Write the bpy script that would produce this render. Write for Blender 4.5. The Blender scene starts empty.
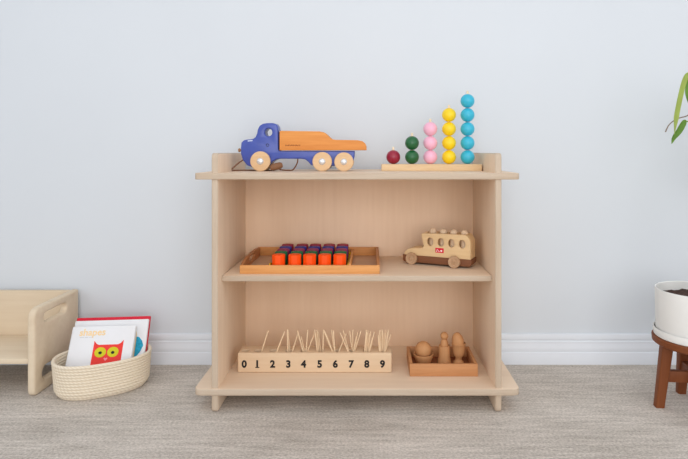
import bpy, bmesh, math, random
from math import sin, cos, pi, radians
from mathutils import Vector, Matrix, Euler, noise
random.seed(7)
SC = bpy.context.scene
COL = SC.collection
H, F, CX, CY = 0.677, 560.0, 371.0, 152.0          # eye height, focal length and principal point measured from the photo

def X(px, Y): return (px - CX) * Y / F
def Z(py, Y): return H - (py - CY) * Y / F
def W(px, py, Y): return Vector((X(px, Y), Y, Z(py, Y)))

# ------------------------------------------------------------------ materials
def srgb(c):
    return tuple((v / 255 / 12.92) if v / 255 <= .04045 else ((v / 255 + .055) / 1.055) ** 2.4 for v in c) + (1,)

class NT:
    def __init__(self, name):
        self.m = bpy.data.materials.new(name); self.m.use_nodes = True
        self.t = self.m.node_tree; self.b = self.t.nodes['Principled BSDF']
    def n(self, typ, **kw):
        nd = self.t.nodes.new(typ)
        for k, v in kw.items(): setattr(nd, k, v)
        return nd
    def l(self, a, b): self.t.links.new(a, b)

def mat(name, c, rough=.6, spec=.3, var=.06, scale=30, bump=0, coat=0, metal=0):
    k = NT(name); col = srgb(c)
    tc = k.n('ShaderNodeTexCoord'); nz = k.n('ShaderNodeTexNoise')
    nz.inputs['Scale'].default_value = scale; nz.inputs['Detail'].default_value = 4
    k.l(tc.outputs['Object'], nz.inputs['Vector'])
    rp = k.n('ShaderNodeValToRGB')
    rp.color_ramp.elements[0].position = .3; rp.color_ramp.elements[1].position = .7
    rp.color_ramp.elements[0].color = tuple(x * (1 - var) for x in col[:3]) + (1,)
    rp.color_ramp.elements[1].color = tuple(min(1, x * (1 + var)) for x in col[:3]) + (1,)
    k.l(nz.outputs['Fac'], rp.inputs['Fac']); k.l(rp.outputs['Color'], k.b.inputs['Base Color'])
    k.b.inputs['Roughness'].default_value = rough; k.b.inputs['Specular IOR Level'].default_value = spec
    k.b.inputs['Coat Weight'].default_value = coat; k.b.inputs['Metallic'].default_value = metal
    if bump:
        bp = k.n('ShaderNodeBump'); bp.inputs['Strength'].default_value = bump; bp.inputs['Distance'].default_value = .002
        k.l(nz.outputs['Fac'], bp.inputs['Height']); k.l(bp.outputs['Normal'], k.b.inputs['Normal'])
    return k.m

def wood(name, c, dark=None, grain='Z', scale=14, rough=.55, var=.14, stretch=.07, spec=.3):
    k = NT(name); col = srgb(c)
    tc = k.n('ShaderNodeTexCoord'); mp = k.n('ShaderNodeMapping')
    s = [scale] * 3; s['XYZ'.index(grain)] = scale * stretch
    mp.inputs['Scale'].default_value = s
    k.l(tc.outputs['Object'], mp.inputs['Vector'])
    n1 = k.n('ShaderNodeTexNoise'); n1.inputs['Scale'].default_value = 1; n1.inputs['Detail'].default_value = 3; n1.inputs['Distortion'].default_value = .6
    n2 = k.n('ShaderNodeTexNoise'); n2.inputs['Scale'].default_value = 9; n2.inputs['Detail'].default_value = 6
    k.l(mp.outputs[0], n1.inputs['Vector']); k.l(mp.outputs[0], n2.inputs['Vector'])
    mx = k.n('ShaderNodeMath', operation='ADD'); ml = k.n('ShaderNodeMath', operation='MULTIPLY'); ml.inputs[1].default_value = .6
    k.l(n2.outputs['Fac'], ml.inputs[0]); k.l(n1.outputs['Fac'], mx.inputs[0]); k.l(ml.outputs[0], mx.inputs[1])
    rp = k.n('ShaderNodeValToRGB')
    rp.color_ramp.elements[0].position = .55; rp.color_ramp.elements[1].position = 1.0
    d = srgb(dark) if dark else tuple(x * (1 - var * (1 + .5 * i)) for i, x in enumerate(col[:3])) + (1,)
    rp.color_ramp.elements[0].color = d
    rp.color_ramp.elements[1].color = tuple(min(1, x * (1 + var * .35)) for x in col[:3]) + (1,)
    k.l(mx.outputs[0], rp.inputs['Fac']); k.l(rp.outputs['Color'], k.b.inputs['Base Color'])
    k.b.inputs['Roughness'].default_value = rough; k.b.inputs['Specular IOR Level'].default_value = spec
    bp = k.n('ShaderNodeBump'); bp.inputs['Strength'].default_value = .06; bp.inputs['Distance'].default_value = .001
    k.l(n2.outputs['Fac'], bp.inputs['Height']); k.l(bp.outputs['Normal'], k.b.inputs['Normal'])
    return k.m

M = {}
BIRCH = (234, 212, 188)
M['birch'] = wood('birch plywood upright', BIRCH, grain='Z', scale=9, var=.07)
M['birch_x'] = wood('birch plywood board', BIRCH, grain='X', scale=8, var=.07)
EDGE = (200, 182, 162)
M['birch_edge'] = wood('birch plywood edge', EDGE, grain='X', scale=60, stretch=.04, var=.1)
M['edge_z'] = wood('birch plywood upright edge', EDGE, grain='Z', scale=60, stretch=.04, var=.1)
M['birch_back'] = wood('birch plywood back', (243, 214, 185), grain='Z', scale=9, var=.05)
M['birch_chair'] = wood('pale birch chair', (226, 209, 184), grain='X', scale=7, var=.08)
M['block'] = wood('pale beech block', (226, 198, 166), grain='X', scale=12, var=.08)
M['stick'] = wood('pale stick wood', (240, 214, 180), grain='Z', scale=60)
M['bead_base'] = wood('maple strip', (234, 206, 165), grain='X', scale=20)
M['peg'] = mat('pale dowel', (238, 216, 184))
M['tray'] = wood('oiled pine tray', (222, 160, 98), grain='X', scale=22, var=.2)
M['tray_end'] = wood('oiled pine tray end', (186, 128, 84), grain='Y', scale=22, var=.2)
M['tray_floor'] = wood('tray floor plywood', (204, 170, 142), grain='X', scale=20)
M['egg_tray'] = wood('reddish beech tray', (200, 144, 98), grain='X', scale=22, var=.12)
M['egg_floor'] = wood('brown tray floor', (140, 86, 54), grain='X', scale=22)
M['turned'] = wood('turned beech', (206, 152, 104), grain='Z', scale=40, var=.12)
M['bus_body'] = wood('bus maple', (228, 196, 150), grain='X', scale=24, var=.08)
M['bus_base'] = wood('bus walnut', (128, 82, 54), grain='X', scale=30)
M['bus_wheel'] = wood('bus wheel beech', (190, 156, 124), grain='Y', scale=60)
M['figure'] = wood('peg figure wood', (234, 208, 178), grain='Z', scale=60)
M['truck_blue'] = mat('truck blue paint', (64, 82, 166), rough=.28, spec=.5, var=.06, scale=60)
M['truck_bed'] = wood('truck orange wood', (226, 152, 80), dark=(212, 130, 60), grain='X', scale=20)
M['truck_wheel'] = wood('truck wheel maple', (224, 188, 146), grain='X', scale=30, var=.08)
M['truck_mark'] = mat('truck burnt mark', (150, 84, 36))
M['truck_highlight'] = mat('truck painted highlight', (196, 206, 232))
M['hub'] = mat('hub cap steel', (226, 228, 232), rough=.25, metal=.6, var=.02)
M['cord'] = mat('brown cord', (128, 82, 52), rough=.8)
M['toggle'] = wood('dark toggle wood', (140, 100, 72), grain='X', scale=50)
M['nose'] = mat('nose button wood', (164, 120, 84))
M['black'] = mat('black ink', (30, 28, 30), rough=.6)
for nm, c in dict(red=(150, 18, 50), green=(22, 96, 50), pink=(244, 182, 206), yellow=(248, 212, 10), cyan=(50, 182, 212)).items():
    M['bead_' + nm] = mat('bead ' + nm, c, rough=.35, spec=.5, var=.03, coat=.15)
for nm, c in dict(orange=(255, 82, 2), green=(30, 110, 70), plum=(150, 50, 92), blue=(62, 58, 150), crimson=(160, 40, 62)).items():
    M['blk_' + nm] = mat('block ' + nm, c, rough=.55, var=.05)
M['yellow_card'] = mat('yellow card', (240, 206, 40))
M['label_red'] = mat('red sticker', (214, 20, 56)); M['label_white'] = mat('white print', (246, 238, 236))
M['book_white'] = mat('white cover', (236, 237, 241), rough=.45, var=.01)
M['pages'] = mat('book pages', (226, 206, 176))
M['book_red'] = mat('red cover', (214, 22, 52), rough=.45)
M['owl_red'] = mat('red print', (238, 62, 56)); M['owl_eye'] = mat('lime print', (214, 206, 34)); M['owl_nose'] = mat('pink print', (246, 150, 160))
M['print_orange'] = mat('pale orange print', (247, 214, 160)); M['print_grey'] = mat('grey print', (196, 198, 204))
M['print_blue'] = mat('blue print', (34, 160, 196), var=.2, scale=200)
M['pot'] = mat('white glazed ceramic', (236, 235, 232), rough=.4, spec=.4, var=.01)
M['soil'] = mat('potting soil', (74, 54, 46), rough=.95, var=.6, scale=160, bump=.9)
M['stand'] = wood('walnut stand', (126, 70, 36), grain='Z', scale=24)
M['leaf'] = mat('leaf green', (182, 198, 108), rough=.45, var=.08); M['leaf_dark'] = mat('deep leaf green', (126, 166, 74), rough=.45, var=.15)
M['root'] = mat('brown stem', (128, 106, 90)); M['stem'] = mat('green stem', (130, 150, 70))
M['wall'] = mat('painted wall', (217, 222, 228), rough=.75, spec=.15, var=.012, scale=2.2)
M['trim'] = mat('white trim paint', (230, 234, 241), rough=.45, var=.008)

def rope_mat():
    k = NT('cotton rope')
    uv = k.n('ShaderNodeUVMap'); mp = k.n('ShaderNodeMapping'); mp.inputs['Scale'].default_value = (1, .0045, 1)
    wv = k.n('ShaderNodeTexWave', wave_type='BANDS', bands_direction='DIAGONAL')
    wv.inputs['Scale'].default_value = 60; wv.inputs['Distortion'].default_value = .8
    k.l(uv.outputs[0], mp.inputs['Vector']); k.l(mp.outputs[0], wv.inputs['Vector'])
    rp = k.n('ShaderNodeValToRGB'); rp.color_ramp.elements[0].color = srgb((228, 213, 190)); rp.color_ramp.elements[1].color = srgb((240, 228, 208))
    k.l(wv.outputs['Fac'], rp.inputs['Fac']); k.l(rp.outputs[0], k.b.inputs['Base Color'])
    bp = k.n('ShaderNodeBump'); bp.inputs['Strength'].default_value = .15; bp.inputs['Distance'].default_value = .0005
    k.l(wv.outputs['Fac'], bp.inputs['Height']); k.l(bp.outputs[0], k.b.inputs['Normal'])
    k.b.inputs['Roughness'].default_value = .9; k.b.inputs['Specular IOR Level'].default_value = .1
    return k.m
M['rope'] = rope_mat()

def carpet_mat():
    k = NT('woven beige carpet')
    tc = k.n('ShaderNodeTexCoord')
    def noise_at(sx, sy, det=3, rough=.6):
        mp = k.n('ShaderNodeMapping'); mp.inputs['Scale'].default_value = (sx, sy, 1)
        nz = k.n('ShaderNodeTexNoise'); nz.inputs['Scale'].default_value = 1; nz.inputs['Detail'].default_value = det; nz.inputs['Roughness'].default_value = rough
        k.l(tc.outputs['Object'], mp.inputs['Vector']); k.l(mp.outputs[0], nz.inputs['Vector']); return nz.outputs['Fac']
    grain = noise_at(150, 210, 3, .7)
    rows = noise_at(7, 75, 3)
    blot = noise_at(3, 6, 3)
    def mul(a, f):
        m = k.n('ShaderNodeMath', operation='MULTIPLY'); k.l(a, m.inputs[0]); m.inputs[1].default_value = f; return m.outputs[0]
    def add(a, b):
        m = k.n('ShaderNodeMath', operation='ADD'); k.l(a, m.inputs[0]); k.l(b, m.inputs[1]); return m.outputs[0]
    s = add(add(mul(grain, .52), mul(rows, .28)), mul(blot, .20))
    rp = k.n('ShaderNodeValToRGB')
    rp.color_ramp.elements[0].position = .36; rp.color_ramp.elements[1].position = .64
    rp.color_ramp.elements[0].color = srgb((162, 153, 143)); rp.color_ramp.elements[1].color = srgb((236, 227, 218))
    k.l(s, rp.inputs['Fac']); k.l(rp.outputs[0], k.b.inputs['Base Color'])
    bp = k.n('ShaderNodeBump'); bp.inputs['Strength'].default_value = .8; bp.inputs['Distance'].default_value = .006
    k.l(add(mul(grain, .7), mul(rows, .4)), bp.inputs['Height']); k.l(bp.outputs[0], k.b.inputs['Normal'])
    k.b.inputs['Roughness'].default_value = .98; k.b.inputs['Specular IOR Level'].default_value = .05
    return k.m
M['carpet'] = carpet_mat()

# ------------------------------------------------------------------ mesh helpers
def xf(bm, mtx): bmesh.ops.transform(bm, matrix=mtx, verts=bm.verts); return bm

def merge(dst, src, mi=None):
    me = bpy.data.meshes.new('tmp'); src.to_mesh(me); src.free()
    n = len(dst.faces); dst.from_mesh(me); bpy.data.meshes.remove(me)
    if mi is not None:
        dst.faces.ensure_lookup_table()
        for f in dst.faces[n:]: f.material_index = mi
    return dst

def box(x0, x1, y0, y1, z0, z1, bev=.0015, seg=2):
    bm = bmesh.new(); bmesh.ops.create_cube(bm, size=1)
    xf(bm, Matrix.Translation(((x0 + x1) / 2, (y0 + y1) / 2, (z0 + z1) / 2)) @ Matrix.Diagonal((x1 - x0, y1 - y0, z1 - z0, 1)))
    if bev: bmesh.ops.bevel(bm, geom=bm.edges[:], offset=bev, segments=seg, profile=.5, affect='EDGES')
    return bm

def lathe(prof, n=32, loc=(0, 0, 0), axis='Z'):
    """prof: (r, h) pairs; r == 0 closes on the axis."""
    bm = bmesh.new(); rings = []
    for r, h in prof:
        if r < 1e-6: rings.append([bm.verts.new((0, 0, h))])
        else: rings.append([bm.verts.new((r * cos(2 * pi * i / n), r * sin(2 * pi * i / n), h)) for i in range(n)])
    for a, b in zip(rings, rings[1:]):
        for i in range(n):
            j = (i + 1) % n
            if len(a) == 1 and len(b) == 1: continue
            if len(a) == 1: bm.faces.new((a[0], b[i], b[j]))
            elif len(b) == 1: bm.faces.new((a[i], a[j], b[0]))
            else: bm.faces.new((a[i], a[j], b[j], b[i]))
    bmesh.ops.recalc_face_normals(bm, faces=bm.faces)
    if axis == 'Y': xf(bm, Matrix.Rotation(-pi / 2, 4, 'X'))
    if axis == '-Y': xf(bm, Matrix.Rotation(pi / 2, 4, 'X'))
    return xf(bm, Matrix.Translation(loc))

def arc(cx, cy, r, a0, a1, n=8):
    return [(cx + r * cos(radians(a0 + (a1 - a0) * i / n)), cy + r * sin(radians(a0 + (a1 - a0) * i / n))) for i in range(n + 1)]

def ellipse(cx, cy, rx, ry, n=24):
    return [(cx + rx * cos(2 * pi * i / n), cy + ry * sin(2 * pi * i / n)) for i in range(n)]

def slot(cx, cy, w, h, n=8):
    r = h / 2; d = w / 2 - r
    return arc(cx + d, cy, r, -90, 90, n) + arc(cx - d, cy, r, 90, 270, n)

def rounded(pts, rad, n=6):
    """Round the corners of a polygon; rad is one number or one per corner."""
    out = []; k = len(pts)
    for i, p in enumerate(pts):
        r = rad if not hasattr(rad, '__len__') else rad[i]
        p = Vector(p); a = Vector(pts[i - 1]) - p; b = Vector(pts[(i + 1) % k]) - p
        if r <= 0: out.append(tuple(p)); continue
        ang = a.angle(b); t = min(r / math.tan(ang / 2), a.length * .49, b.length * .49)
        p0, p1 = p + a.normalized() * t, p + b.normalized() * t
        for j in range(n + 1):
            u = j / n; out.append(tuple((1 - u) ** 2 * p0 + 2 * u * (1 - u) * p + u * u * p1))
    return out

def from_curve(cu):
    o = bpy.data.objects.new('tmp', cu); COL.objects.link(o)
    dg = bpy.context.evaluated_depsgraph_get(); dg.update()
    me = bpy.data.meshes.new_from_object(o.evaluated_get(dg))
    bm = bmesh.new(); bm.from_mesh(me)
    bpy.data.objects.remove(o); bpy.data.curves.remove(cu); bpy.data.meshes.remove(me)
    bmesh.ops.remove_doubles(bm, verts=bm.verts, dist=1e-6)
    for f in bm.faces: f.material_index = 0
    return bm

def slab(loops, thick, bev=.0015, res=2):
    """Outline (and holes) in XY given thickness along Z, centred on z = 0."""
    cu = bpy.data.curves.new('tmp', 'CURVE'); cu.dimensions = '2D'; cu.fill_mode = 'BOTH'
    for lp in loops:
        sp = cu.splines.new('POLY'); sp.points.add(len(lp) - 1); sp.use_cyclic_u = True
        for q, (x, y) in zip(sp.points, lp): q.co = (x, y, 0, 1)
    cu.extrude = max(thick / 2 - bev, 0); cu.bevel_depth = bev; cu.offset = -bev; cu.bevel_resolution = res
    bm = from_curve(cu); bmesh.ops.recalc_face_normals(bm, faces=bm.faces); return bm

TO_XZ = Matrix(((1, 0, 0, 0), (0, 0, -1, 0), (0, 1, 0, 0), (0, 0, 0, 1)))      # (x,y,z) -> (x, -z, y)
TO_YZ = Matrix(((0, 0, 1, 0), (1, 0, 0, 0), (0, 1, 0, 0), (0, 0, 0, 1)))       # (x,y,z) -> (z, x, y)

def slab_xz(loops, y0, y1, bev=.0015): return xf(slab(loops, abs(y1 - y0), bev), Matrix.Translation((0, (y0 + y1) / 2, 0)) @ TO_XZ)
def slab_yz(loops, x0, x1, bev=.0015): return xf(slab(loops, abs(x1 - x0), bev), Matrix.Translation(((x0 + x1) / 2, 0, 0)) @ TO_YZ)
def slab_xy(loops, z0, z1, bev=.0015): return xf(slab(loops, abs(z1 - z0), bev), Matrix.Translation((0, 0, (z0 + z1) / 2)))

def text(s, size, thick=.0004, weight=0, align='CENTER'):
    cu = bpy.data.curves.new('tmp', 'FONT'); cu.body = s; cu.size = size; cu.extrude = thick / 2; cu.offset = weight
    cu.align_x = align; cu.align_y = 'CENTER'; cu.resolution_u = 4
    return from_curve(cu)

def smooth_path(pts, n=8):
    P = [Vector(p) for p in pts]; P = [2 * P[0] - P[1]] + P + [2 * P[-1] - P[-2]]; out = []
    for i in range(1, len(P) - 2):
        for j in range(n):
            t = j / n; a, b, c, d = P[i - 1:i + 3]
            out.append(.5 * ((2 * b) + (c - a) * t + (2 * a - 5 * b + 4 * c - d) * t * t + (3 * b - a - 3 * c + d) * t ** 3))
    out.append(P[-2]); return out

def tube(path, r, n=8, closed=False, uv=False):
    bm = bmesh.new(); P = [Vector(p) for p in path]; k = len(P); rings = []; lay = bm.loops.layers.uv.new() if uv else None
    up = None; L = [0]
    for i in range(1, k + 1): L.append(L[-1] + (P[i % k] - P[i - 1]).length)
    for i in range(k):
        t = ((P[(i + 1) % k] - P[i - 1]) if closed or 0 < i < k - 1 else (P[1] - P[0] if i == 0 else P[-1] - P[-2])).normalized()
        if up is None:
            up = Vector((0, 0, 1)) if abs(t.z) < .9 else Vector((0, 1, 0))
        s = t.cross(up).normalized(); up = s.cross(t).normalized()
        rr = r(i / (k - 1)) if callable(r) else r
        rings.append([bm.verts.new(P[i] + rr * (s * cos(2 * pi * j / n) + up * sin(2 * pi * j / n))) for j in range(n)])
    for i in range(k if closed else k - 1):
        a, b = rings[i], rings[(i + 1) % k]
        for j in range(n):
            f = bm.faces.new((a[j], a[(j + 1) % n], b[(j + 1) % n], b[j]))
            if uv:
                for lp, (u, v) in zip(f.loops, ((L[i], j), (L[i], j + 1), (L[i + 1], j + 1), (L[i + 1], j))): lp[lay].uv = (u, v)
    if not closed: bm.faces.new(rings[0][::-1]); bm.faces.new(rings[-1])
    bmesh.ops.recalc_face_normals(bm, faces=bm.faces)
    return bm

# ------------------------------------------------------------------ objects
def mesh(name, bm, mats, ang=35):
    me = bpy.data.meshes.new(name); bm.to_mesh(me); bm.free()
    for m in (mats if isinstance(mats, (list, tuple)) else [mats]): me.materials.append(M[m])
    me.shade_smooth(); me.set_sharp_from_angle(angle=radians(ang)); return me

def tag(o, label, cat, group=None):
    o['label'] = label; o['category'] = cat
    if group: o['group'] = group
    return o

def thing(name, label, cat, loc=(0, 0, 0), rot=(0, 0, 0), group=None):
    o = bpy.data.objects.new(name, None); COL.objects.link(o); o.empty_display_size = .05
    o.location = loc; o.rotation_euler = rot; return tag(o, label, cat, group)

def part(name, bm, mats, parent, local=False, label=None, ang=35):
    """bm in world coordinates (local=True: in the coordinates of the thing)."""
    root = parent
    while root.parent: root = root.parent
    if not local: xf(bm, Matrix.Translation(-root.location))
    o = bpy.data.objects.new(name, mesh(name, bm, mats, ang)); COL.objects.link(o); o.parent = parent
    if label: o['label'] = label
    return o

def single(name, bm, mats, label, cat, loc=(0, 0, 0), rot=(0, 0, 0), group=None, ang=35):
    o = bpy.data.objects.new(name, mesh(name, bm, mats, ang)); COL.objects.link(o)
    o.location = loc; o.rotation_euler = rot; return tag(o, label, cat, group)

def again(o, label, loc, rot=None, group=None):
    c = o.copy(); COL.objects.link(c); c.location = loc; c['label'] = label
    if rot is not None: c.rotation_euler = rot
    if group: c['group'] = group
    for ch in o.children:
        d = ch.copy(); COL.objects.link(d); d.parent = c
        for g in ch.children:
            e = g.copy(); COL.objects.link(e); e.parent = d
    return c

def structure(name, bm, m):
    o = bpy.data.objects.new(name, mesh(name, bm, m)); COL.objects.link(o); o['kind'] = 'structure'; return o

# ------------------------------------------------------------------ the room
WALL = 1.7975
structure('floor', box(-2.4, 2.2, -1.2, WALL, -.05, 0, 0), 'carpet')
structure('wall_back', box(-2.4, 2.2, WALL, WALL + .1, -.05, 2.5, 0), 'wall')
prof = [(0, 0), (.016, 0), (.016, .036), (.0152, .0375), (.0128, .0385), (.0126, .041), (.0135, .044), (.0128, .052), (.0098, .062), (.0092, .067),
        (.0092, .0705), (.0058, .073), (.0058, .076), (.0082, .078), (.0085, .0905), (.0072, .0935), (.004, .0945), (0, .0945)]
structure('baseboard_back', slab_yz([[(WALL - d, z) for d, z in prof]], -2.4, 2.2, 0), 'trim')

# ------------------------------------------------------------------ shelf unit
def edged(bm, ax):            # sawn plywood edges show their plies, faces show veneer
    bm.normal_update()
    for f in bm.faces: f.material_index = 0 if abs(f.normal[ax]) > .8 else 1
    return bm
D0 = 1.456; BK = 1.775; END = 1.7805
XL0, XL1, XR0, XR1 = X(211.3, D0), X(218, D0), X(495.3, D0), X(501.8, D0)
ZB = Z(388.6, D0); TB = .0168                        # upper face of the bottom board, board thickness
ZT = Z(173.1, 1.45)                                 # upper face of the top board
ZM = Z(275.9, D0 * 1.024)                           # upper face of the middle shelf
unit = thing('shelf_unit', 'low birch plywood shelf unit with three levels standing against the wall', 'shelf', ((XL0 + XR1) / 2, (D0 + END) / 2, 0))
for x0, x1 in ((XL0, XL1), (XR0, XR1)):
    out = rounded([(D0, 0), (END, 0), (END, ZT + .052), (D0, ZT + .052)], [.011, .011, .013, .013])
    part('side_panel', edged(slab_yz([out], x0, x1, .0038), 0), ['birch', 'edge_z'], unit)
part('back_panel', box(XL1 - .002, XR0 + .002, BK, END - .0005, ZB - .004, ZT - .01, .0005), 'birch_back', unit)
def board(z1, y0, rad=.021):
    return edged(slab_xy([rounded([(X(195, 1.45 + rad * .7), y0), (X(519.2, 1.45 + rad * .7), y0), (X(519.2, 1.45 + rad * .7), END), (X(195, 1.45 + rad * .7), END)], [rad, rad, .006, .006])], z1 - TB, z1, .0022), 2)
part('top_board', board(ZT, 1.4505, .012), ['birch_x', 'birch_edge'], unit)
part('bottom_board', board(ZB, 1.4505), ['birch_x', 'birch_edge'], unit)
part('middle_shelf', edged(box(XL1 + .0008, XR0 - .0008, D0 * 1.024, BK - .0003, ZM - .0148, ZM, .0018), 2), ['birch_x', 'birch_edge'], unit)

# ------------------------------------------------------------------ toy truck on the top board
YT = 1.582                                          # near faces of the truck's wheels
ty0, ty1 = YT + .011, YT + .061                     # chassis faces
truck = thing('toy_truck', 'blue wooden toy truck with an orange wooden dump bed on top board', 'toy truck', (X(300, YT), YT + .036, ZT))
tp = lambda pts: [(X(a, ty0), Z(b, ty0)) for a, b in pts]
cab = tp([(240.6, 148), (241.2, 142.6), (243.6, 140.2), (247, 139.5), (252.6, 139), (255.2, 137.2), (256.8, 133.6), (257.6, 129.4), (259.4, 125.8), (262.6, 123.7), (267, 123),
          (272.6, 123), (275.8, 123.9), (277.6, 126.4), (278.2, 131), (278.3, 149.4), (279.3, 150.9), (354.6, 150.9), (354.5, 156), (352.6, 162.5), (349, 165.8),
          (316, 166), (311, 165.2), (308, 161.6), (305, 159.4), (301, 158.8), (281, 158.8), (276.5, 159.2), (272.5, 161.6), (268, 165.5), (262, 167.8), (254, 168), (247, 165.4), (242.6, 160), (240.8, 154)])
hole = [(X(a, ty0), Z(b, ty0)) for a, b in ellipse(268.4, 132.3, 3.7, 3.9)]
bm = slab_xz([cab, hole], ty0, ty1, .0035)
merge(bm, slab_xz([[(X(a, ty0), Z(b, ty0)) for a, b in rounded([(247.4, 140.4), (252.6, 139.9), (252.4, 141.1), (247.8, 141.6)], .4)]], ty0 - .0003, ty0 + .004, 0), 1)  # highlight on the hood edge, painted as a pale patch
merge(bm, slab_xz([[(X(a, ty0), Z(b, ty0)) for a, b in ellipse(267.5, 145.2, 1.6, 1.6)], [(X(a, ty0), Z(b, ty0)) for a, b in ellipse(267.5, 145.2, 1.1, 1.1)]], ty0 - .0003, ty0 + .004, 0), 2)
part('cab_and_chassis', bm, ['truck_blue', 'truck_highlight', 'black'], truck)
bed = tp([(279.7, 131.4), (280.6, 130.8), (320, 131.4), (324, 132.4), (327.2, 134.8), (329.8, 137.6), (332.6, 139.3), (336, 139.8), (358, 140.2), (362.5, 141.2), (365.4, 143.6), (366.5, 146.6), (366.5, 150.2), (279.7, 150.4)])
bm = slab_xz([bed], ty0 - .006, ty1 + .006, .0025)
px = 285.2
for i in range(13):                                # the burnt-in mark is too small to read in the photo
    w = (.7, 1.0, .8, .5)[i % 4]
    merge(bm, box(X(px, YT), X(px + w, YT), ty0 - .0063, ty0 - .004, Z(146.2 - .3 * (i % 2), ty0), Z(144.6 + .3 * (i % 3 == 1), ty0), 0), 1); px += w + .42
part('dump_bed', bm, ['truck_bed', 'truck_mark'], truck)
def truck_wheel(px, r, near):
    R = r * YT / F; x = X(px, YT); zc = ZT + R
    w = .0115
    pr = [(0, 0), (R * .93, 0), (R, .0015), (R, w - .0015), (R * .93, w), (0, w)]
    if near: bm = lathe(pr, 40, (x, YT, zc), 'Y')
    else: bm = lathe(pr, 40, (x, ty1, zc), 'Y')
    wh = part('wheel', bm, 'truck_wheel', truck, label='round pale wooden wheel')
    hr = R * .34
    if near: part('hub_cap', lathe([(hr * 1.05, .0004), (hr, -.001), (hr * .85, -.0028), (hr * .5, -.0044), (0, -.005)], 24, (x, YT, zc), 'Y'), 'hub', wh, label='shiny silver hub cap')
    else: part('hub_cap', lathe([(hr * 1.05, 0), (hr, .0012), (hr * .6, .004), (0, .005)], 24, (x, ty1 + w, zc), 'Y'), 'hub', wh)
for near in (True, False):
    for px, r in ((260.1, 10.0), (322.1, 9.7), (343.8, 9.5)): truck_wheel(px, r, near)
yc = (ty0 + ty1) / 2
nb = lathe([(0, -.010), (.0045, -.0095), (.0058, -.007), (.005, -.0045), (.0032, -.003), (.0032, .006), (0, .006)], 16)
part('nose_button', xf(nb, Matrix.Translation((X(239.9, YT), ty0 + .012, Z(150.2, YT))) @ Matrix.Rotation(pi / 2, 4, 'Y')), 'nose', truck)
def cw(px, py, y): return Vector((X(px, y), y, max(Z(py, y), ZT + .0021)))
cord = smooth_path([cw(243, 160, yc), cw(238, 163.5, yc - .01), cw(233.5, 167.6, yc - .02), (X(231, 1.6), 1.605, ZT + .0021), (X(236, 1.6), 1.6, ZT + .0021), (X(246, 1.62), 1.617, ZT + .0021),
                    (X(262, 1.62), 1.622, ZT + .0021), (X(271, 1.61), 1.612, ZT + .002), (X(276, 1.6), 1.6, ZT + .009), (X(281, 1.6), 1.6, ZT + .004), (X(288, 1.61), 1.61, ZT + .0021), (X(293, 1.61), 1.612, ZT + .004),
                    cw(297, 163.4, 1.612), cw(298, 158, 1.612)], 7)
part('pull_cord', tube(cord, .0018, 8), 'cord', truck, label='thin brown pull cord')
tg = lathe([(0, -.0185), (.0065, -.0175), (.0098, -.011), (.0103, 0), (.0098, .011), (.0065, .0175), (0, .0185)], 20)
xf(tg, Matrix.Translation((X(276.8, 1.6), 1.592, ZT + .0135)) @ Euler((0, radians(76), radians(20))).to_matrix().to_4x4())
part('toggle', tg, 'toggle', truck, label='dark brown wooden toggle on the cord')

# ------------------------------------------------------------------ bead stair on the top board
YB = 1.61; yb = YB + .024
bx0, bx1 = X(381.6, YB), X(482, YB)
stair = thing('bead_stair', 'pale wooden strip with five upright pegs for beads, on the top board', 'toy', ((bx0 + bx1) / 2, yb, ZT))
part('base', box(bx0, bx1, YB, YB + .048, ZT, ZT + .0195, .0018), 'bead_base', stair)
BR = .02045; zb = ZT + .0195
proto = None
names = (('red', 'dark red'), ('green', 'dark green'), ('pink', 'pale pink'), ('yellow', 'bright yellow'), ('cyan', 'sky blue'))
spots_of = {1: ['the only bead on the shortest peg'], 2: ['lower', 'upper'], 3: ['lowest', 'middle', 'top'], 4: ['lowest', 'second from bottom', 'third from bottom', 'top'],
            5: ['lowest', 'second from bottom', 'middle', 'second from top', 'top']}
for k, px in enumerate((393.3, 412, 430.3, 449, 467.5)):
    x = X(px, yb); cnt = k + 1
    part('peg', lathe([(0, 0), (.0034, 0), (.0034, cnt * 2 * BR + .006), (.0028, cnt * 2 * BR + .0085), (0, cnt * 2 * BR + .0095)], 16, (x, yb, zb)), 'peg', stair)
    pr = [(BR * sin(a), BR - BR * cos(a)) for a in [radians(11.5 + 157 * i / 20) for i in range(21)]]
    pr = pr + [(.0038, pr[-1][1] - .0006), (.0038, pr[0][1] + .0006), pr[0]]
    me = mesh('wooden_bead', lathe(pr, 32), 'bead_' + names[k][0])
    for j in range(cnt):
        o = bpy.data.objects.new('wooden_bead', me); COL.objects.link(o); o.location = (x, yb, zb + j * 2 * BR)
        w = spots_of[cnt][j]
        lab = 'dark red round wooden bead, the only one on its peg' if cnt == 1 else '%s round wooden bead, %s in its stack of %s' % (names[k][1], w, ('', 'one', 'two', 'three', 'four', 'five')[cnt])
        tag(o, lab, 'bead', 'coloured beads threaded on the pegs')

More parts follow.
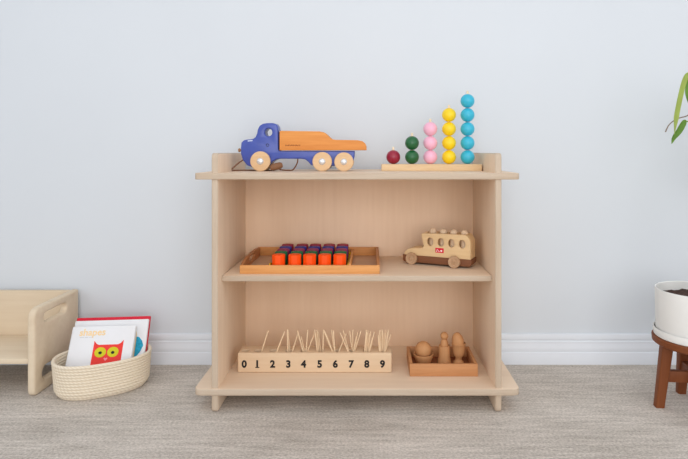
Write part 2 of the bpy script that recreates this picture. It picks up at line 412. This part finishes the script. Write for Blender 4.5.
# ------------------------------------------------------------------ tray of coloured blocks on the middle shelf
y0, y1 = 1.514, 1.764
tx0, tx1 = X(239.6, y0), X(379.7, y0); hf, hb = .0232, .031
tray = thing('wooden_tray', 'long oiled wooden tray with handle holes holding rows of coloured blocks', 'tray', ((tx0 + tx1) / 2, (y0 + y1) / 2, ZM))
part('bottom', box(tx0 + .004, tx1 - .004, y0 + .004, y1 - .004, ZM + .0012, ZM + .0055, 0), 'tray_floor', tray)
part('front_rail', box(tx0, tx1, y0, y0 + .008, ZM, ZM + hf, .001), 'tray', tray)
part('back_rail', box(tx0, tx1, y1 - .008, y1, ZM, ZM + hb, .001), 'tray', tray)
for x0 in (tx0, tx1 - .008):
    a, b = y0 + .008, y1 - .008
    out = rounded([(a, ZM), (b, ZM), (b, ZM + hb), ((a + b) / 2 + .06, ZM + hb + .004), ((a + b) / 2 - .06, ZM + hb + .003), (a, ZM + hf)], [0, 0, 0, .03, .03, 0])
    part('end_panel', slab_yz([out, slot((a + b) / 2, ZM + .0215, .075, .016)], x0, x0 + .008, .0008), 'tray_end', tray)
dx = X(352.3, 1.64)
part('divider', box(dx - .006, dx, y0 + .008, y1 - .008, ZM + .0055, ZM + .026, .0008), 'tray', tray)
z0 = ZM + .0056
yx0, yx1, yy0, yy1 = X(270, 1.535), dx - .007, y0 + .0095, y1 - .012
lin = thing('yellow_liner', 'shallow yellow card liner under the coloured blocks in the tray', 'box', ((yx0 + yx1) / 2, (yy0 + yy1) / 2, z0))
bm = box(yx0, yx1, yy0, yy1, z0, z0 + .0015, 0)
for u0, u1 in ((yx0, yx0 + .0012), (yx1 - .0012, yx1)): merge(bm, slab_yz([[(yy0, z0), (yy1, z0), (yy1, z0 + .011), (yy0 + .06, z0 + .011), (yy0 + .016, z0 + .0205), (yy0, z0 + .0205)]], u0, u1, 0))
merge(bm, box(yx0, yx1, yy0, yy0 + .0012, z0, z0 + .012, 0)); merge(bm, box(yx0, yx1, yy1 - .0012, yy1, z0, z0 + .011, 0))
part('card_box', bm, 'yellow_card', lin)
zc = z0 + .0016; BW = .0172; BH = .0410
rows = ('orange', 'green', 'plum', 'blue', 'crimson')
oct_ = [(BW / cos(pi / 8) * cos(pi / 8 + i * pi / 4), BW / cos(pi / 8) * sin(pi / 8 + i * pi / 4)) for i in range(8)]
colw = ('leftmost', 'second', 'middle', 'fourth', 'rightmost')
roww = ('front row', 'second row', 'third row', 'fourth row', 'back row')
for r, cn in enumerate(rows):
    me = mesh('counting_block', slab_xy([rounded(oct_, .004, 3)], 0, BH, .0026), 'blk_' + cn)
    for c, px in enumerate((278.7, 294.9, 309.7, 324.8, 339.8)):
        y = 1.5435 + r * .0418
        o = bpy.data.objects.new('counting_block', me); COL.objects.link(o); o.location = (X(px, 1.5435) , y, zc)
        tag(o, '%s eight-sided wooden block in the %s, %s of its five' % (cn, roww[r], colw[c]), 'block', 'coloured blocks in the tray')

# ------------------------------------------------------------------ wooden bus with peg figures
ba = radians(-25)
def busu(px):
    k = (px - CX) / F; Y = 1.706 / (1 + .466 * k); return (k * Y - .0964) / cos(ba), Y
def bp_(px, py):
    s, Y = busu(px); return (s, Z(py, Y) - ZM)
bus = thing('toy_bus', 'pale wooden toy bus with oval windows and dark base on middle shelf', 'toy bus', (.0964, 1.661, ZM), (0, 0, ba))
BT = .058                                           # width of the bus; local y runs away from the viewer
body = [bp_(*p) for p in ((403.8, 256.2), (403.9, 253), (405.5, 250.3), (408.5, 248.8), (413, 248.2), (420.5, 248.2), (422.6, 247.4), (423.2, 245.6), (422.6, 243), (421, 236.2), (420.9, 234.4), (422, 233.4),
                          (440, 233.9), (464.5, 235.1), (466.8, 236.2), (469.6, 240.6), (470.2, 243), (470.3, 260.9))]
wins = [bp_(*p) for p in ((429.7, 242), (440.3, 242.7), (450.8, 243.6), (461.7, 244.5))]
win_loops = [ellipse(u, v, .0096, .0122, 24) for u, v in wins]
bm = slab_xz([body] + win_loops, .003, .012, .0012)
merge(bm, slab_xz([body] + win_loops, BT - .012, BT - .003, .0012))
roof = max(v for _, v in body)
mid = [q for q in body]
i0 = 12                                            # roof run, cut by four slots for the figures
midp = body[:i0]
for u, v in wins:
    midp += [(u - .0128, roof - .001), (u - .0128, .044), (u + .0128, .044), (u + .0128, roof - .001)]
midp += body[i0 + 1:]
merge(bm, slab_xz([midp], .0119, BT - .0119, .0004))
lu, lv = bp_(439.2, 250.6)
merge(bm, box(lu - .0125, lu + .0125, .0026, .004, lv - .0068, lv + .0068, 0), 1)
for du, dv, w, h in ((.0055, -.001, .003, .0026), (-.0065, .002, .0022, .0008), (-.004, -.001, .0018, .0008), (-.0015, -.003, .0024, .0007), (-.0085, -.0025, .001, .0022)):
    merge(bm, slab_xz([ellipse(lu + du, lv + dv, w, h, 12)], .0023, .0035, 0), 2)
part('body', bm, ['bus_body', 'label_red', 'label_white'], bus, local=True)
b0, b1 = bp_(403.2, 257)[0] - .002, bp_(470.3, 261)[0] + .003
zt = .0262
part('base', slab_xz([rounded([(b0 + .004, .0055), (b1 - .006, .0055), (b1, .012), (b1, zt), (b0, zt), (b0, .011)], [.004, .004, .003, 0, 0, .003])], .001, BT - .001, .0012), 'bus_base', bus, local=True, label='dark brown base')
for side in (0, 1):
    for px in (412, 454.6):
        s = busu(px)[0]; r = .0172
        pr = [(0, -.0022), (r * .22, -.0022), (r * .3, -.0005), (r * .5, .0004), (r * .62, -.001), (r * .92, -.001), (r, .0004), (r, .0085), (r * .9, .01), (0, .01)]
        bmw = lathe(pr, 32, (0, 0, 0), 'Y')
        if side: xf(bmw, Matrix.Rotation(pi, 4, 'Z'))
        xf(bmw, Matrix.Translation((s, BT + .0092 if side else -.0092, r)))
        part('wheel', bmw, 'bus_wheel', bus, local=True)
fig = None
figlab = ('peg figure nearest the bonnet', 'second peg figure back from the bonnet', 'third peg figure back from the bonnet', 'peg figure nearest the rear')
for i, (u, v) in enumerate(wins):
    p = Matrix.Translation((.0964, 1.661, ZM)) @ Matrix.Rotation(ba, 4, 'Z') @ Vector((u, BT / 2, .0446))
    lab = 'small wooden %s, riding in the toy bus' % figlab[i]
    hr = .0112
    if fig is None:
        fig = thing('peg_figure', lab, 'figure', p, (0, 0, 0), 'peg figures in the bus')
        part('body', lathe([(0, 0), (.0112, 0), (.012, .001), (.012, .030), (.0105, .037), (.0062, .0425), (0, .043)], 24), 'figure', fig, local=True)
        part('head', lathe([(hr * sin(pi * j / 14), 0.0505 - hr * cos(pi * j / 14)) for j in range(15)], 24), 'figure', fig, local=True)
    else: again(fig, lab, p)

# ------------------------------------------------------------------ spindle block on the bottom board
yb0, yb1 = 1.559, 1.62
sx0, sx1 = X(237.4, yb0), X(391.8, yb0); BHT = .0555
digx = (244.2, 257.2, 272.6, 288.4, 303.6, 319.7, 335.3, 351.1, 366.8, 382.5)
def boolean_cut(bm, cutters):
    a = bpy.data.objects.new('tmp_a', bpy.data.meshes.new('ta')); bm.to_mesh(a.data); bm.free()
    b = bpy.data.objects.new('tmp_b', bpy.data.meshes.new('tb')); cutters.to_mesh(b.data); cutters.free()
    COL.objects.link(a); COL.objects.link(b)
    md = a.modifiers.new('cut', 'BOOLEAN'); md.operation = 'DIFFERENCE'; md.object = b; md.solver = 'EXACT'
    dg = bpy.context.evaluated_depsgraph_get(); dg.update()
    me = bpy.data.meshes.new_from_object(a.evaluated_get(dg)); out = bmesh.new(); out.from_mesh(me)
    bpy.data.objects.remove(a); bpy.data.objects.remove(b); bpy.data.meshes.remove(me); return out
ym = 1.5775
sk = thing('number_block', 'long pale wooden block numbered 0 to 9 with holes holding sticks', 'counting toy', ((sx0 + sx1) / 2, (yb0 + yb1) / 2, ZB))
bm = box(sx0, sx1, yb0, yb1, ZB, ZB + BHT, .0042, 3)
HR = .0118; cut = bmesh.new()
hx = [X(p, yb0) for p in digx]
for x in hx: merge(cut, lathe([(0, ZB + .012), (HR, ZB + .012), (HR, ZB + .08), (0, ZB + .08)], 20, (x, ym, 0)))
bm = boolean_cut(bm, cut)
for f in bm.faces: f.material_index = 0
for i, x in enumerate(hx):
    t = text(str(i), .0272, .0006, .0012)
    xf(t, Matrix.Translation((x, yb0 - .0001, Z(364, yb0) - .001)) @ TO_XZ); merge(bm, t, 1)
    if i == 1: merge(bm, box(x - .0052, x + .0060, yb0 - .0004, yb0 + .0002, Z(367.4, yb0) - .0012, Z(367.4, yb0) + .0012, 0), 1)
part('block', bm, ['block', 'black'], sk)
# sticks: (hole, where it leaves the hole, where it ends) read off the photo
S6 = lambda a: 235 + a / 8.09
S7 = lambda a: 310 + a / 8.09
TY = lambda b: 325 + b / 8.09
sticks = [(1, S6(207), S6(268), 45), (2, S6(335), S6(400), 55), (2, S6(330), S6(392), 75),
          (3, S6(420), S6(424), 35), (3, S6(434), S6(428), 42), (3, S6(458), S6(510), 66), (4, S6(545), S6(505), 45), (4, S6(555), S6(535), 95), (4, S6(568), S6(588), 40), (4, S6(583), S6(645), 62)]
sticks += [(5, S7(54), S7(38), 40), (5, S7(66), S7(56), 42), (5, S7(80), S7(65), 46), (5, S7(105), S7(108), 40), (5, S7(60), S7(44), 60),
           (6, S7(178), S7(110), 40), (6, S7(184), S7(122), 55), (6, S7(190), S7(174), 40), (6, S7(198), S7(188), 44), (6, S7(234), S7(292), 72), (6, S7(186), S7(118), 72),
           (7, S7(306), S7(245), 65), (7, S7(312), S7(268), 46), (7, S7(340), S7(320), 50), (7, S7(344), S7(346), 40), (7, S7(350), S7(375), 96), (7, S7(364), S7(412), 50), (7, S7(366), S7(385), 62),
           (8, S7(440), S7(456), 42), (8, S7(458), S7(468), 44), (8, S7(478), S7(490), 50), (8, S7(488), S7(520), 56), (8, S7(476), S7(508), 96), (8, S7(446), S7(462), 60), (8, S7(470), S7(482), 70), (8, S7(454), S7(450), 75),
           (9, S7(556), S7(552), 78), (9, S7(570), S7(564), 40), (9, S7(584), S7(585), 40), (9, S7(598), S7(578), 50), (9, S7(618), S7(652), 78), (9, S7(608), S7(634), 42), (9, S7(600), S7(615), 42), (9, S7(574), S7(572), 60), (9, S7(590), S7(600), 66)]
st_me = mesh('counting_stick', lathe([(0, 0), (.00175, 0), (.00175, .0995), (.0013, .1), (0, .1)], 8), 'stick')
NUM = ('zero', 'one', 'two', 'three', 'four', 'five', 'six', 'seven', 'eight', 'nine')
ORD = ('first', 'second', 'third', 'fourth', 'fifth', 'sixth', 'seventh', 'eighth', 'ninth')
seen = {}
cntn = {k: sum(1 for s in sticks if s[0] == k) for k in range(10)}
for hole_i, bpx, tpx, tpy in sticks:
    j = seen.get(hole_i, 0); seen[hole_i] = j + 1; n = cntn[hole_i]
    ys = ym + (0 if n == 1 else (-.006 + .012 * ((j * 2) % n) / max(1, n - 1)))
    zt_, zf = ZB + BHT, ZB + .0122
    xe = hx[hole_i] + max(-HR + .0022, min(HR - .0022, X(bpx, ys) - X(digx[hole_i], ym)))
    ytop = ys + random.uniform(-.008, .012)
    top = W(tpx, TY(tpy), ytop)
    e = Vector((xe, ys, zt_)); d = (top - e).normalized(); foot = e - d * ((zt_ - zf) / d.z)
    off = Vector((foot.x - hx[hole_i], foot.y - ym, 0))
    if off.length > HR - .002: off *= (HR - .002) / off.length; foot.x, foot.y = hx[hole_i] + off.x, ym + off.y
    d = top - foot
    o = bpy.data.objects.new('counting_stick', st_me); COL.objects.link(o); o.location = foot
    o.rotation_mode = 'QUATERNION'; o.rotation_quaternion = Vector((0, 0, 1)).rotation_difference(d); o.scale = (1, 1, d.length / .1)
    tag(o, ('the single thin pale stick leaning right in the hole above the numeral one' if hole_i == 1 else
        '%s stick by its tip from the left in the hole above numeral %s, %s' % (ORD[sorted(t[2] for t in sticks if t[0] == hole_i).index(tpx)], NUM[hole_i], 'leaning right' if tpx > bpx + 2 else 'leaning left' if tpx < bpx - 2 else 'near upright')),
        'stick', 'sticks in the numbered block')

# ------------------------------------------------------------------ tray with ball, peg and egg
e0, e1 = 1.534, 1.676
ex0, ex1 = X(409.9, e0), X(477.9, e0); eh = .034
et = thing('small_wooden_tray', 'small square reddish wooden tray holding a ball, peg and egg', 'tray', ((ex0 + ex1) / 2, (e0 + e1) / 2, ZB))
part('bottom', box(ex0 + .003, ex1 - .003, e0 + .003, e1 - .003, ZB + .001, ZB + .0055, 0), 'egg_floor', et)
part('front_rail', box(ex0, ex1, e0, e0 + .008, ZB, ZB + eh, .001), 'egg_tray', et)
part('back_rail', box(ex0, ex1, e1 - .008, e1, ZB, ZB + eh, .001), 'egg_tray', et)
for x0 in (ex0, ex1 - .008): part('side_rail', box(x0, x0 + .008, e0 + .008, e1 - .008, ZB, ZB + eh, .001), 'egg_tray', et)
zf = ZB + .0056; ye = 1.618
cx_ = X(423.4, ye)
single('ball_cup', lathe([(0, 0), (.0195, 0), (.021, .0015), (.0235, .007), (.0272, .020), (.0288, .0262), (.0285, .028), (.0268, .028), (.0252, .025), (.0205, .020), (.0125, .0165), (0, .0155)], 36), 'turned',
       'low round wooden cup under the ball in the small tray', 'cup', (cx_, ye, zf))
single('wooden_ball', lathe([(.0235 * sin(pi * i / 24), .0235 - .0235 * cos(pi * i / 24)) for i in range(25)], 36), 'turned', 'round wooden ball resting in the low cup', 'ball', (cx_, ye, zf + .0156))
px_ = X(444.3, ye)
single('peg_holder', lathe([(0, 0), (.0185, 0), (.0196, .0012), (.0196, .005), (.0186, .011), (.0168, .017), (.0162, .022), (.0164, .049), (.0158, .0515), (.0125, .0515), (.0120, .0495), (.0120, .02), (0, .02)], 36), 'turned',
       'upright wooden cylinder holding the round-headed peg', 'holder', (px_, ye, zf))
peg = thing('wooden_peg', 'round-headed wooden peg standing in the cylinder holder', 'peg', (px_, ye, zf + .0203))
part('body', lathe([(0, 0), (.0108, 0), (.0115, .001), (.0115, .034), (.0108, .040), (.0085, .046), (.0072, .0495), (0, .0498)], 28), 'turned', peg, local=True)
part('head', lathe([(.0114 * sin(pi * i / 18), .0580 - .0114 * cos(pi * i / 18)) for i in range(19)], 28), 'turned', peg, local=True)
gx = X(458.6, ye)
single('egg_cup', lathe([(0, 0), (.0145, 0), (.0152, .0012), (.0148, .004), (.0105, .008), (.0090, .0125), (.0094, .016), (.0130, .021), (.0162, .029), (.0182, .043), (.0194, .0545), (.0206, .0562), (.0204, .0582), (.0190, .0588), (.0178, .0568),
                         (.0160, .043), (.0115, .036), (0, .0325)], 36), 'turned', 'footed wooden egg cup at the right of the small tray', 'egg cup', (gx, ye, zf))
pr = []
for i in range(25):
    t = pi * i / 24; z = -cos(t); pr.append((.0172 * max(0, sin(t)) ** .92 * (1 - .09 * z), .0255 * (z + 1)))
eg = lathe(pr, 36)
single('wooden_egg', eg, 'turned', 'wooden egg tilted left in the egg cup', 'egg', (gx + .0022, ye, zf + .0385), (radians(2), radians(-10), 0))

# ------------------------------------------------------------------ child's chair at the left
cf, cb = 1.545, 1.780
xo = -.9285; ct = .021; chh = .2425
ch = thing('child_chair', 'low pale plywood child chair with slotted side panels beside the basket', 'chair', (-1.12, (cf + cb) / 2, 0))
out = rounded([(cf, 0), (cb, 0), (cb, chh), (cf, chh)], [.02, .012, .006, .034], 8)
s_up, s_lo = slot(1.651, .205, .118, .028), slot(1.646, .050, .122, .038)
for x1 in (xo, -1.30): part('side_panel', slab_yz([out, s_up, s_lo], x1 - ct, x1, .0062), 'birch_chair', ch)
part('backrest', box(-1.30 + .0005, xo - ct - .0005, 1.757, 1.775, .085, .2415, .003), 'birch_chair', ch)
part('seat', box(-1.30 + .0005, xo - ct - .0005, 1.553, 1.757, .088, .104, .003), 'birch_chair', ch)

# ------------------------------------------------------------------ rope basket with books
bc = Vector((-.771, 1.612, 0)); bth = radians(28)
bk = thing('rope_basket', 'oval cream rope basket holding picture books on the carpet', 'basket', bc, (0, 0, bth))
def oval(a, b, z, n=72, e=2.35):
    o = []
    for i in range(n):
        t = 2 * pi * i / n; c, s = cos(t), sin(t)
        o.append((a * math.copysign(abs(c) ** (2 / e), c), b * math.copysign(abs(s) ** (2 / e), s), z))
    return o
rr = .0044; rowsn = 12; bm = bmesh.new()
for i in range(rowsn):
    t = i / (rowsn - 1)
    fl = -.010 * (1 - min(1, i / 2.5)) ** 2 + .006 * t
    z = rr + i * .00815
    merge(bm, tube(oval(.1195 + fl, .084 + fl, z), rr * (1.12 if i == rowsn - 1 else 1), 10, True, True))
part('wall', bm, 'rope', bk, local=True)
bm = bmesh.new()
for i in range(9):
    g = 1 - (i + .8) / 9.2
    merge(bm, tube(oval(0.122 - .012 - .0088 * i, max(.004, .084 - .012 - .0088 * i), rr * .95), rr, 8, True, True))
part('bottom', bm, 'rope', bk, local=True)

def lean(loc, yaw, tilt):     # local x along the width, y up the cover, z out of the cover
    return Matrix.Translation(loc) @ Matrix.Rotation(radians(yaw), 4, 'Z') @ Matrix.Rotation(radians(90 - tilt), 4, 'X')
def book(name, label, loc, yaw, tilt, w, h, t, cover, art=None, mats=(), bend=0):
    mt = lean(loc, yaw, tilt)
    o = thing(name, label, 'book', loc, mt.to_euler(), 'picture books in the basket')
    fr = rounded([(0, 0), (w, 0), (w, h), (0, h)], .0025)
    bm = slab_xy([fr], t - .0022, t, .0004)
    if art: art(bm, t)
    part('cover', bm, [cover] + list(mats), o, local=True)
    part('back_cover', slab_xy([fr], 0, .0022, .0004), cover if cover == 'book_red' or not bend else 'book_red', o, local=True)
    part('pages', box(.002, w - .003, .003, h - .003, .0021, t - .0021, 0), 'pages', o, local=True)
    part('spine', box(-.0008, .0018, 0, h, 0, t, .0006), cover, o, local=True)
    return o
def flat(bm, pts, z, mi, th=.0003): merge(bm, slab_xy([pts], z, z + th, 0), mi)
def owl_art(bm, t):
    w, h = .177, .181
    # owl: a red square with two ear points
    x0, x1, yb_, yt = .067, .149, .048, .112
    flat(bm, [(x0, yb_), (x1, yb_), (x1, yt + .012), (x1 - .007, yt + .0035), (x1 - .014, yt), (x0 + .014, yt), (x0 + .007, yt + .0035), (x0, yt + .012)], t, 1)
    for x in (.0885, .1235):
        flat(bm, ellipse(x, .091, .0158, .0140, 32), t + .0003, 2)
        flat(bm, ellipse(x, .0895, .0048, .0042, 20), t + .0006, 3)
    flat(bm, [(.106, .0665), (.1115, .0735), (.109, .076), (.106, .074), (.103, .076), (.1005, .0735)], t + .0003, 4)
    tx = text('shapes', .0275, .0002, .0006, 'LEFT'); xf(tx, Matrix.Translation((.021, .1475, t + .0002))); merge(bm, tx, 5)
    for i, wd in enumerate((.012, .009, .013)): flat(bm, [(.024 + sum((.012, .009, .013)[:i]) + i * .002, .1335), (.024 + sum((.012, .009, .013)[:i + 1]) + i * .002, .1335), (.024 + sum((.012, .009, .013)[:i + 1]) + i * .002, .1347), (.024 + sum((.012, .009, .013)[:i]) + i * .002, .1347)], t, 6)
book('picture_book', 'front white picture book with a red owl and the word shapes', (-.866, 1.575, .0125), 6, 29, .177, .165, .014, 'book_white', owl_art,
     ('owl_red', 'owl_eye', 'black', 'owl_nose', 'print_orange', 'print_grey'))
def blue_art(bm, t):
    flat(bm, rounded([(.181, .06), (.196, .078), (.204, .098), (.198, .112), (.189, .122), (.181, .124)], .006), t, 1)
    flat(bm, rounded([(.160, .05), (.1815, .05), (.1815, .128), (.179, .140), (.160, .140)], .004), t, 2)
book('picture_book', 'white picture book with a blue shape standing behind the owl book', (-.874, 1.6035, .0125), 6, 26.5, .210, .1735, .009, 'book_white', blue_art, ('print_blue', 'print_orange'))
book('picture_book', 'red picture book rearmost in the rope basket', (-.876, 1.6175, .0125), 6, 25, .212, .178, .008, 'book_red')

# ------------------------------------------------------------------ plant stand and potted plant at the right
PC = Vector((.862, 1.48, 0)); zr0, zr1 = .169, .188
ps = thing('plant_stand', 'dark wooden plant stand with a round top and crossed stretchers', 'plant stand', PC)
part('top_ring', lathe([(0, zr0), (.104, zr0), (.1075, zr0 + .003), (.1085, zr1 - .003), (.1065, zr1), (0, zr1)], 56), 'stand', ps, local=True)
for k in range(4):
    a = radians(174 - 90 * k)
    bm = box(-.0125, .0125, -.0125, .0125, 0, 1, 0)
    for v in bm.verts:
        t = v.co.z; rad = .0965 - .020 * t; sc = .9 + .22 * t
        p = Vector((v.co.x * sc + rad, v.co.y * sc, zr0 * t)); v.co = p
    bmesh.ops.bevel(bm, geom=[e for e in bm.edges if abs(e.verts[0].co.z - e.verts[1].co.z) > .05], offset=.004, segments=3, profile=.5, affect='EDGES')
    part('leg', xf(bm, Matrix.Rotation(a, 4, 'Z')), 'stand', ps, local=True)
for k in range(2):
    a = radians(174 - 90 * k)
    z0_ = .068 if k == 0 else .078
    part('stretcher', xf(box(-.079, .079, -.0085, .0085, .0685 + .0 * k, .098, .0015), Matrix.Rotation(a, 4, 'Z')), 'stand', ps, local=True)
pl = thing('potted_plant', 'white ceramic potted plant with drooping green leaves on the wooden stand', 'plant', PC + Vector((0, 0, zr1)))
part('saucer', lathe([(0, 0), (.101, 0), (.1035, .002), (.1052, .019), (.1045, .0205), (.1027, .0203), (.102, .005), (0, .004)], 64), 'pot', pl, local=True)
part('pot', lathe([(0, .0042), (.094, .0042), (.0972, .008), (.0985, .02), (.1005, .123), (.1, .1255), (.0985, .126), (.0967, .1245), (.0952, .09), (0, .088)], 64), 'pot', pl, local=True)
bm = lathe([(0, .103)] + [(.0945 * i / 14, .103) for i in range(1, 15)], 48)
for v in bm.verts: v.co.z += .004 * noise.noise(v.co * 45) + .0035 * noise.noise(v.co * 110)
part('soil', bm, 'soil', pl, local=True)
def leaf(path, width, fold=.35, n=10, taper=1.0, m='leaf', parent=pl, facing=Vector((0, -1, 0))):
    P = smooth_path(path, n); bm = bmesh.new(); rows_ = []
    for i, p in enumerate(P):
        t = i / (len(P) - 1); tan = (P[min(i + 1, len(P) - 1)] - P[max(i - 1, 0)]).normalized()
        side = tan.cross(facing).normalized(); nrm = side.cross(tan).normalized()
        w = width * (max(.02, sin(pi * min(1, t ** .75)) ** .7) if taper else min(1, .35 + t * 3, max(.03, (1 - t) * 5)))
        rows_.append([bm.verts.new(p + side * w * u + nrm * w * fold * (u * u)) for u in (-1, -.55, 0, .55, 1)])
    for a, b in zip(rows_, rows_[1:]):
        for j in range(4): bm.faces.new((a[j], a[j + 1], b[j + 1], b[j]))
    geo = bmesh.ops.solidify(bm, geom=bm.faces[:], thickness=.0006)
    bmesh.ops.recalc_face_normals(bm, faces=bm.faces)
    part('leaf', bm, m, parent)
yl = 1.452
# stems rise out of frame at the right and arch over
main = smooth_path([(.862, 1.472, .31), (.872, 1.47, .46), (.880, 1.465, .64), (.878, 1.458, .80), (.868, yl, .868), W(692, 72, yl)], 8)
part('stem', tube(main, lambda t: .0038 - .0015 * t, 8), 'stem', pl)
leaf([W(691, 72, yl), W(686.5, 76, yl), W(683, 85, yl), W(679, 102, yl), W(676, 118, yl), W(674.3, 135, yl)], .0068, .2, taper=0)
leaf([W(694, 72, yl + .006), W(690, 80, yl + .006), W(687.2, 92, yl + .006), W(688.5, 104, yl + .006)], .0085, .3, m='leaf_dark')
leaf([W(686, 120, yl + .012), W(683, 123.5, yl + .012), W(678.6, 131, yl + .012), W(673.5, 138, yl + .012), W(671.6, 144, yl + .012)], .0080, .4, m='leaf_dark')
part('stem', tube(smooth_path([(.879, 1.462, .70), W(700, 128, yl + .02), W(692, 124, yl + .018), W(689, 122, yl + .014), W(685, 120.6, yl + .012)], 7), .0015, 8), 'stem', pl)
part('aerial_root', tube(smooth_path([(.879, 1.463, .735), W(692, 116, yl + .02), W(685, 116.6, yl + .02), W(676, 119.4, yl + .02), W(669, 125, yl + .02), W(665.4, 132, yl + .02)], 7), lambda t: .0017 - .0006 * t + .002 * max(0, t - .75), 8), 'root', pl, label='thin brown dangling stem tip')
# the rest of the plant, to the right of the photo's edge
for k, (sx, sy, tx, ty, tz) in enumerate(((.875, 1.49, .93, 1.50, .62), (.868, 1.462, .93, 1.40, .70), (.86, 1.485, .915, 1.53, .78))):
    p = smooth_path([(sx, sy, .31), ((sx + tx) / 2 + .01, (sy + ty) / 2, (.31 + tz) / 2), (tx, ty, tz)], 8)
    part('stem', tube(p, .0026, 8), 'stem', pl)
    leaf([(tx, ty, tz), (tx + .04, ty - .005, tz + .03), (tx + .09, ty - .01, tz + .01), (tx + .12, ty - .012, tz - .06)], .03, .3, m='leaf_dark' if k % 2 else 'leaf', facing=Vector((.2, -.8, .6)))

# ------------------------------------------------------------------ light and camera
def area(name, loc, target, sx, sy, power, color):
    l = bpy.data.lights.new(name, 'AREA'); l.shape = 'RECTANGLE'; l.size = sx; l.size_y = sy; l.energy = power; l.color = color
    o = bpy.data.objects.new(name, l); COL.objects.link(o); o.location = loc
    o.rotation_euler = (Vector(target) - Vector(loc)).to_track_quat('-Z', 'Y').to_euler(); return o
area('window_light', (-2.3, -.7, 1.7), (.1, 1.7, .45), 2.0, 1.7, 10, (.93, .97, 1))
area('side_fill_light', (2.5, -.3, 1.3), (-.3, 1.7, .3), 1.8, 1.6, 7, (.97, .98, 1))  # added fill from the right, lifts the lower left; no window there
area('ceiling_bounce_fill', (.3, -.2, 2.45), (.3, .9, 0), 2.4, 1.6, 13, (1, .98, .96))  # added soft fill standing in for ceiling bounce, not a fitted lamp
area('front_fill_light', (.3, -1.25, .95), (0, 1.7, .45), 2.2, 1.5, 29, (1, .985, .97))  # added fill behind the camera to brighten the shelf interior
wd = bpy.data.worlds.new('room ambience'); SC.world = wd; wd.use_nodes = True
bg = wd.node_tree.nodes['Background']; bg.inputs['Color'].default_value = (.93, .96, 1, 1); bg.inputs['Strength'].default_value = .66

cam = bpy.data.cameras.new('camera'); co = bpy.data.objects.new('camera', cam); COL.objects.link(co)
co.location = (0, 0, H); co.rotation_euler = (pi / 2, 0, 0)
cam.sensor_width = 36; cam.lens = F / 688 * 36; cam.clip_start = .02
cam.shift_x = -(CX - 344) / 688; cam.shift_y = -(229.5 - CY) / 688
SC.camera = co
vs = SC.view_settings
SC.display_settings.display_device = 'sRGB'
vs.view_transform = 'Standard'; vs.look = 'None'; vs.gamma = 1; vs.use_curve_mapping = False; vs.exposure = 0
